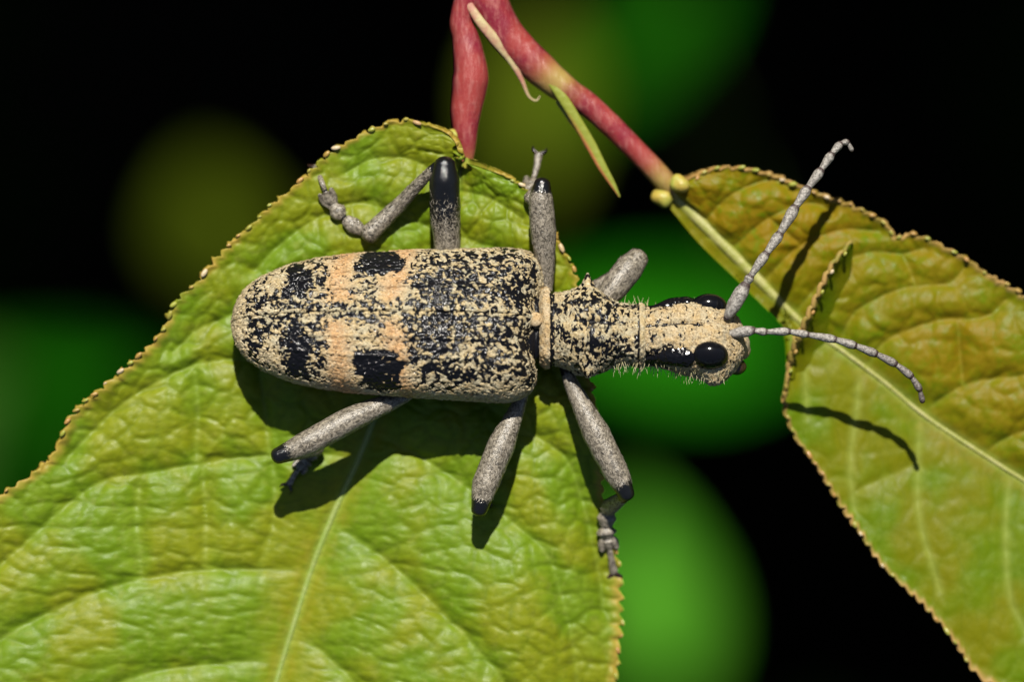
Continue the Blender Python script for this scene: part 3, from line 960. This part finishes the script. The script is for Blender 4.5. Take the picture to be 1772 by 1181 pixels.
for sd in (1, -1):
    # kidney-shaped eye: a domed front with a rougher tail
    r = np.interp(1215, RX, RR)
    M = rotx(-r) @ rotz(sd * 0.05)
    V, F = ellipsoid(head_pt(1226, sd * 48, 25), (33, 23, 30), M, 48, 28)
    blink('eye', V, F, {}, M_eye)
    P = [head_pt(1104, sd * 46, 8), head_pt(1130, sd * 44, 14), head_pt(1160, sd * 46, 20), head_pt(1188, sd * 46, 22), head_pt(1208, sd * 46, 23)]
    V, F, t = tube(P, [5, 8, 18, 22, 16], 24, n=50, rough=0.04, flat=0.95)
    blink('temple', V, F, {}, M_temple)
    # jaws and feelers of the mouth
    P = [head_pt(1262, sd * 34, -22), head_pt(1276, sd * 34, -30), head_pt(1284, sd * 26, -36), head_pt(1286, sd * 16, -38)]
    V, F, t = tube(P, [14, 13, 9, 3], 14, n=24)
    blink('jaw', V, F, {}, M_jaw)
# lip
P = [head_pt(1262, 0, 0), head_pt(1280, 0, -12), head_pt(1290, 0, -30)]
V, F, t = tube(P, [30, 26, 14], 22, n=24, flat=0.55, up=(0, 0.4, 1))
blink('lip', V, F, dict(hairm=np.full(len(V), 0.9), warm=np.full(len(V), 0.2)), M_body)
# scutellum
V, F = ellipsoid(head_pt(926, 0, 44), (13, 13, 6), rotx(-ROLL), 20, 12)
blink('scutellum', V, F, dict(hairm=np.full(len(V), 0.95), warm=np.full(len(V), 0.5)), M_body)

# ---- antennae
def antenna(pts, heights, widths, root, dark_end):
    """pts: joints in the layout; each joint-to-joint piece is a segment swelling to its tip"""
    par = None
    for i in range(len(pts) - 1):
        a, b = pt(*pts[i], heights[i]), pt(*pts[i + 1], heights[i + 1])
        w = widths[i]
        midp = (a + b) / 2
        if i + 1 < len(pts) - 1:
            nx = pt(*pts[i + 2], heights[i + 2])
            midp = midp - (nx - b) * 0.04
        V, F, t = tube([a, midp, b], [w * 0.60, w * 0.70, w * 0.80, w * 0.92, w * 1.02, w * 0.82] if i else [w * 0.5, w * 0.75, w * 0.95, w, w, w * 0.7], 14, n=26, rough=0.05, seed=i)
        dk = np.clip(np.maximum((0.10 - t) / 0.08, (t - 0.93) / 0.05), 0, 1) * 0.9 + dark_end * max(0, i - 4) * 0.07
        at = dict(dark=np.clip(dk, 0, 1))
        if par is None:
            par = blink('antenna', V, F, at, M_ant)
        else:
            blink('segment', V, F, at, M_ant, par)
    c = pt(*pts[0], heights[0])
    V, F = ellipsoid(c, (7, 7, 7), None, 16, 10)
    blink('socket', V, F, {}, M_jaw, par)
q = lambda L: [(1200 + 0.4235 * x, 220 + 0.4235 * y) for x, y in L]
antenna(q([(135, 782), (212, 648), (232, 612), (297, 518), (352, 438), (415, 330), (467, 250), (519, 178), (564, 112), (600, 68), (630, 60), (648, 95)]),
        [122, 128, 128, 124, 118, 112, 104, 96, 88, 80, 76, 70], [13, 8.5, 8.5, 9, 10, 9.5, 9, 8, 7, 5.5, 4], 0, 0.2)
antenna(q([(140, 848), (245, 831), (296, 838), (390, 836), (466, 849), (578, 869), (660, 894), (745, 928), (825, 969), (890, 1020), (925, 1075), (936, 1122)]),
        [126, 132, 133, 133, 131, 128, 125, 121, 117, 113, 110, 106], [9.5, 7, 7, 7, 7.5, 7.8, 7.8, 7.4, 7, 6.5, 5.5], 0, 1.6)

# ---- legs
def tarsus(P, w):
    """four segments, the third with two lobes, along joints P (design space); returns mesh pieces"""
    parts = []
    Q = spline(P, 41)
    cuts = [0, 11, 18, 24, 40]
    for i in range(4):
        a = Q[cuts[i]:cuts[i + 1] + 1]
        k = np.array([[0.4, 0.7, 0.95, 0.7], [0.35, 0.85, 1.0, 0.6], [0.35, 0.7, 0.5, 0.35], [0.26, 0.28, 0.34, 0.42]][i]) * w
        V, F, t = tube(a[:: max(1, len(a) // 4)] if len(a) > 6 else a, k, 12, n=16, flat=0.6)
        parts.append((V, F, dict(dark=np.full(len(V), 0.05) + 0.4 * (t < 0.12))))
        if i == 2:
            d = a[-1] - a[0]; d /= np.linalg.norm(d)
            sd = np.cross(d, [0, 0, 1.0]); sd /= np.linalg.norm(sd)
            for s_ in (-1, 1):
                V, F, t = tube([a[0] + sd * s_ * w * 0.3, a[len(a) // 2] + sd * s_ * w * 0.6, a[-1] + d * w * 0.1 + sd * s_ * w * 0.68], [w * 0.32, w * 0.4, w * 0.26], 10, n=12, flat=0.6)
                parts.append((V, F, dict(dark=np.full(len(V), 0.03))))
    d = Q[-1] - Q[-4]; d /= np.linalg.norm(d)
    sd = np.cross(d, [0, 0, 1.0]); sd /= np.linalg.norm(sd)
    claws = []
    for s_ in (-1, 1):
        claws.append(tube([Q[-1], Q[-1] + d * w * 0.5 + sd * s_ * w * 0.6, Q[-1] + d * w * 0.9 + sd * s_ * w * 0.7 + np.array([0, 0, -w * 0.35])], [w * 0.25, w * 0.18, w * 0.05], 8, n=10))
    return parts, claws

def lying_hair_dir(P, Nn, mask, ax, L, w, parent, seed):
    r = np.random.default_rng(seed + 1)
    k_ = r.random(len(P)) < mask
    lying_hair(P[k_], Nn[k_], np.ones(k_.sum()), np.zeros(k_.sum()), ax[k_].mean(0), k_.sum(), L, w, parent, seed, M_greyhair)

def leg(fem, rf, tib, rt, tar, wt, dark=(0.88, 1.0), dark2=None):
    V, F, t = tube([pt(*p) for p in fem], rf, 24, n=64, rough=0.04, seed=len(fem))
    dk = np.clip((t - dark[0] + 0.05) / (dark[1] - dark[0]) * 0.9, 0, 1)
    if dark2:
        dk = np.maximum(dk, np.clip((t - dark2) / (1 - dark2), 0, 1) * 0.8)
    dk = np.maximum(dk, np.clip((0.10 - t) / 0.05, 0, 1))
    lg = blink('leg', V, F, dict(dark=dk), M_leg)
    def furry(V, t, dk, ns, nr, cnt, sd, par):
        G = V[:ns * nr].reshape(nr, ns, 3)
        Nw = (G - G.mean(1)[:, None])
        Nw = (Nw / (np.linalg.norm(Nw, axis=2)[..., None] + 1e-9)).reshape(-1, 3)
        ax = np.repeat(np.gradient(G.mean(1), axis=0), ns, axis=0)
        ax = ax / (np.linalg.norm(ax, axis=1)[:, None] + 1e-9)
        P = G.reshape(-1, 3)
        r = np.random.default_rng(sd)
        P = P + ax * r.uniform(-2, 2, (len(P), 1))
        # spread over the faces: repeat with jitter between neighbours
        P = np.vstack([P + (np.roll(P, -1, 0) - P) * f for f in (0.0, 0.35, 0.7)]); Nw = np.vstack([Nw] * 3); ax = np.vstack([ax] * 3)
        keep = np.tile(np.arange(nr * ns) % ns != ns - 1, 3)
        mk = np.clip(1.0 - 1.6 * np.tile(dk[:ns * nr], 3), 0, 1) * keep * (Nw[:, 2] > -0.5)
        # direction per hair follows the leg
        r2 = r.integers(0, len(P), cnt)
        lying_hair_dir(P[r2], Nw[r2], mk[r2], ax[r2], 8.0, 1.0, par, sd)
    furry(V, t, dk, 24, 64, 900, int(abs(fem[0][0])), lg)
    V, F, t = tube([pt(*p) for p in tib], rt, 18, n=40, rough=0.04, seed=3)
    dt = np.clip((0.12 - t) / 0.06, 0, 0.8) + 0.10
    blink('tibia', V, F, dict(dark=dt), M_leg, lg)
    furry(V, t, dt * 0.5, 18, 40, 300, int(abs(tib[0][0])) + 7, lg)
    if tar:
        P = []
        for p in tar:
            h = p[2] if len(p) > 2 else leaf_z(p[0], p[1]) + wt * 0.45
            P.append(pt(p[0], p[1], h))
        parts, claws = tarsus(P, wt)
        V, F, at = join(parts)
        blink('tarsus', V, F, at, M_leg, lg)
        for V, F, t in claws:
            blink('claw', V, F, {}, M_jaw, lg)
    return lg
lz = leaf_z
# hind leg on the stalk side
leg([(774, 490, 52), (774, 430, 62), (770, 365, 78), (769, 310, 92), (770, 284, 96)], [13, 22, 27, 26, 18], [(764, 282, 92), (742, 300, 84), (690, 355, 48), (638, 406, lz(638, 406) + 14)], [9, 9, 13, 17], [(634, 404), (600, 382), (572, 350), (558, 318), (546, 288)], 16, (0.80, 1.0), 0.35)
# middle leg on the stalk side
leg([(946, 520, 64), (945, 470, 74), (940, 400, 90), (936, 345, 100), (938, 318, 102)], [9, 14, 23, 21, 14], [(937, 318, 96), (928, 330, 50), (918, 345, lz(905, 350) + 12)], [9, 11, 13], [(917, 345, lz(905, 350) + 8), (921, 318, -4), (928, 292, -14), (932, 268, -22)], 17, (0.95, 1.04))
# front leg on the stalk side
leg([(1035, 535, 62), (1062, 500, 58), (1088, 466, 48), (1104, 447, 40)], [16, 23, 25, 19], [(1102, 448, 34), (1060, 480, 10), (1006, 512, lz(985, 510) + 12)], [9, 11, 13], [(1004, 512, lz(985, 510) + 8), (985, 520), (968, 530), (950, 540)], 15, (2, 3))
# hind leg on the far side
leg([(735, 668, 78), (690, 690, 92), (610, 725, 106), (530, 768, 112), (480, 790, 114)], [8, 13, 22, 22, 14], [(482, 790, 108), (512, 786, 60), (548, 776, lz(548, 776) + 14)], [9, 11, 14], [(548, 778), (530, 796), (514, 816), (500, 838)], 15, (0.95, 1.04))
# middle leg on the far side
leg([(912, 650, 66), (900, 695, 76), (868, 770, 88), (840, 840, 92), (829, 884, 92)], [8, 11, 24, 23, 14], [(830, 880, 88), (846, 840, 45), (868, 790, lz(868, 790) + 14)], [9, 11, 14], [(866, 792), (858, 820), (850, 846), (844, 866)], 14, (0.95, 1.04))
# front leg on the far side
leg([(975, 630, 70), (990, 668, 78), (1032, 752, 84), (1068, 822, 88), (1085, 858, 90)], [9, 13, 24, 22, 13], [(1082, 860, 84), (1070, 868, 50), (1054, 880, lz(1040, 880) + 14)], [9, 12, 15], [(1052, 882, lz(1030, 880) + 10), (1049, 912, lz(1040, 912) + 9), (1053, 942, lz(1050, 942) + 8), (1058, 968, lz(1060, 968) + 6), (1062, 992, lz(1062, 992) + 6)], 19, (0.95, 1.04))

# ---- fine upright hairs under the head and along the body's rim
def build_hair():
    parts = []
    r = random.Random(3)
    def hair(p, d, L, w):
        e = p + d * L + np.array([r.uniform(-3, 3), r.uniform(-3, 3), r.uniform(-2, 2)])
        mdp = (p + e) / 2 + np.array([r.uniform(-1.5, 1.5), r.uniform(-1.5, 1.5), 0])
        V, F, t = tube([p, mdp, e], [w, w * 0.8, w * 0.3], 4, n=5, ends=False)
        parts.append((V, F, {}))
    for i in range(330):
        x = r.uniform(1060, 1262)
        sd = -1 if r.random() < 0.72 else 1
        w = np.interp(x, RX, RW)
        an = r.uniform(-1.0, 0.25)
        p = head_pt(x, sd * w * math.cos(an) * 0.98, (np.interp(x, RX, RB) if an < 0 else np.interp(x, RX, RT)) * math.sin(an) * 0.95)
        c = head_pt(x, 0, 0)
        d = p - c; d /= np.linalg.norm(d)
        hair(p, d + np.array([r.uniform(-.4, .4), 0, 0]), r.uniform(8, 22), 0.55)
    V, F, at = join(parts)
    o = blink('hair', V, F, {}, M_hair)
    o['kind'] = 'stuff'
build_hair()

# ------------------------------------------------------------------ sprouts far below, and unseen foliage added to shade the background
def blade(L, W, bend=0.15, n1=22, n2=11):
    u = np.linspace(0, 1, n1); v = np.linspace(-1, 1, n2)
    w = W / 2 * np.sin(np.pi * u ** 0.8) ** 0.75
    X = np.repeat((u * L)[:, None], n2, 1); Y = w[:, None] * v[None]
    Z = 0.12 * np.abs(Y) - bend * L * (u[:, None] - 0.4) ** 2
    vein = np.exp(-(v / 0.06) ** 2)[None] * np.ones((n1, 1)) + 0.5 * np.clip(np.sin((X - np.abs(Y) * 0.8) / L * 50) * 4 - 3, 0, 1)
    return np.stack([X.ravel(), Y.ravel(), Z.ravel()], 1), gridfaces(n1, n2), dict(vein=np.clip(vein.ravel(), 0, 1))

def far_pt(px, py, z):
    return pt(px, py, z)

LIT = []
def sprout(label, stalk, leaves, sname='sprout'):
    root = thing(sname, label, 'plant', None)
    root.location = Vector(np.array(stalk[-1]) * S)
    b0 = np.array(stalk[-1], float)
    V, F, t = tube(stalk, np.linspace(22, 60, 8), 10, n=60)
    link('stalk', mesh('stalk', V - b0, F), M_stalk, root)
    Qs = spline(stalk, 80)
    for (c, L, W, yaw, pitch, roll_, tilt, mat, lit) in leaves:
        V, F, at = blade(L, W)
        V[:, 0] -= L / 2
        R = rotz(math.radians(yaw)) @ np.array([[math.cos(math.radians(pitch)), 0, math.sin(math.radians(pitch))], [0, 1, 0], [-math.sin(math.radians(pitch)), 0, math.cos(math.radians(pitch))]]) @ rotx(math.radians(roll_))
        W3 = V @ (rotx(math.radians(tilt)) @ R).T + c
        o = link('leaf', mesh('leaf', W3 - b0, F, at), mat, root)
        base = W3[5]
        # its leaf stalk back to the stem
        q = Qs[np.argmin(np.linalg.norm(Qs - base, axis=1))]
        V, F, t = tube([base, (base * 0.6 + q * 0.4) + np.array([0, 0, -60]), q], [12, 14, 18], 8, n=16)
        link('petiole', mesh('petiole', V - b0, F), M_stalk, o)
        if lit:
            LIT.append((np.array(c), lit))
    return root
D = -11000.0
sprout('blurred olive-green sprout far below the serrated edge of the green leaf', [pt(430, 780, D - 300), pt(430, 800, D - 1500), pt(400, 850, -14000), pt(380, 900, -19100)],
       [(pt(375, 385, D), 430, 340, 100, 5, 0, 37, M_sprout_y, 1), (pt(95, 655, D - 200), 700, 280, 176, 0, 0, 36, M_sprout, 1), (pt(-20, 850, D - 500), 620, 420, 190, 10, 0, 40, M_sprout, 1)])
sprout('blurred vivid green sprout far below, between the two leaves and behind the head', [pt(1280, 1600, D - 200), pt(1300, 1700, D - 1400), pt(1350, 1800, -14000), pt(1350, 1850, -19100)],
       [(pt(1130, 1030, D), 700, 330, 104, 0, 0, 4, M_sprout_g, 1.1)])
sprout('blurred deep green sprout far below, spreading behind the red stems', [pt(1010, -320, D - 100), pt(1020, -520, D - 1200), pt(1050, -700, -14000), pt(1050, -750, -19100)],
       [(pt(930, 200, D), 700, 290, 268, 0, 0, 20, M_sprout_y, 1), (pt(1090, 90, D - 300), 900, 270, 232, 0, 0, 37, M_sprout, 1), (pt(1150, 570, D - 300), 940, 430, 172, 0, 0, 22, M_sprout, 1.3)])

def build_shade_foliage():  # out-of-view leaves added to block sun and sky from the background
    r = np.random.default_rng(11)
    V0, F0, _ = blade(1, 0.5, 0.2, 5, 3)
    Vs, Fs = [], []
    n = 0
    def put(c, L, yaw, tilt):
        nonlocal n
        R = rotz(yaw) @ rotx(tilt)
        Vs.append((V0 * L) @ R.T + c)
        Fs.extend([tuple(i + n for i in f) for f in F0]); n += len(V0)
    tanE = math.tan(math.radians(SUN_EL))
    cnt = 0
    while cnt < 6500:
        x, y = r.uniform(-5500, 5500), r.uniform(1500, 10500)
        top = (y - 1300) * tanE - 500
        z = r.uniform(-18500, min(top, 6000))
        L = r.uniform(900, 1800)
        if y - L * 0.6 < 900 * (1 - min(z, 0) / HC) + 200: continue
        c = np.array([x, y, z])
        ok = True
        for (p, rad) in LIT:  # gaps left so the sun reaches chosen sprout leaves
            dlt = c - p
            al = dlt @ SUN_DIR
            if al > 0 and np.linalg.norm(dlt - al * SUN_DIR) < 260 * rad + L * 0.9:
                ok = False; break
        if not ok: continue
        put(c, L, r.uniform(0, 6.28), r.uniform(-0.5, 0.5)); cnt += 1
    cnt = 0
    while cnt < 5200:            # added skylight blockers on the other three sides, leaving a well over the sprouts
        a = r.uniform(0, 6.28); d = 3300 + 6500 * r.random() ** 1.3
        x, y = math.cos(a) * d, math.sin(a) * d
        if y > 1500: continue
        z = r.uniform(-18500, -1800 + 1.1 * (d - 3300))
        put(np.array([x, y, z]), r.uniform(900, 1700), r.uniform(0, 6.28), r.uniform(-0.8, 0.8)); cnt += 1
    V = np.vstack(Vs)
    o = link('added_shade_foliage', mesh('added_shade_foliage', V, Fs), M_shade_foliage)
    o['kind'] = 'stuff'
    o['label'] = 'out-of-view dark green foliage added to shade the background'
    o['category'] = 'added_shade_foliage'
build_shade_foliage()
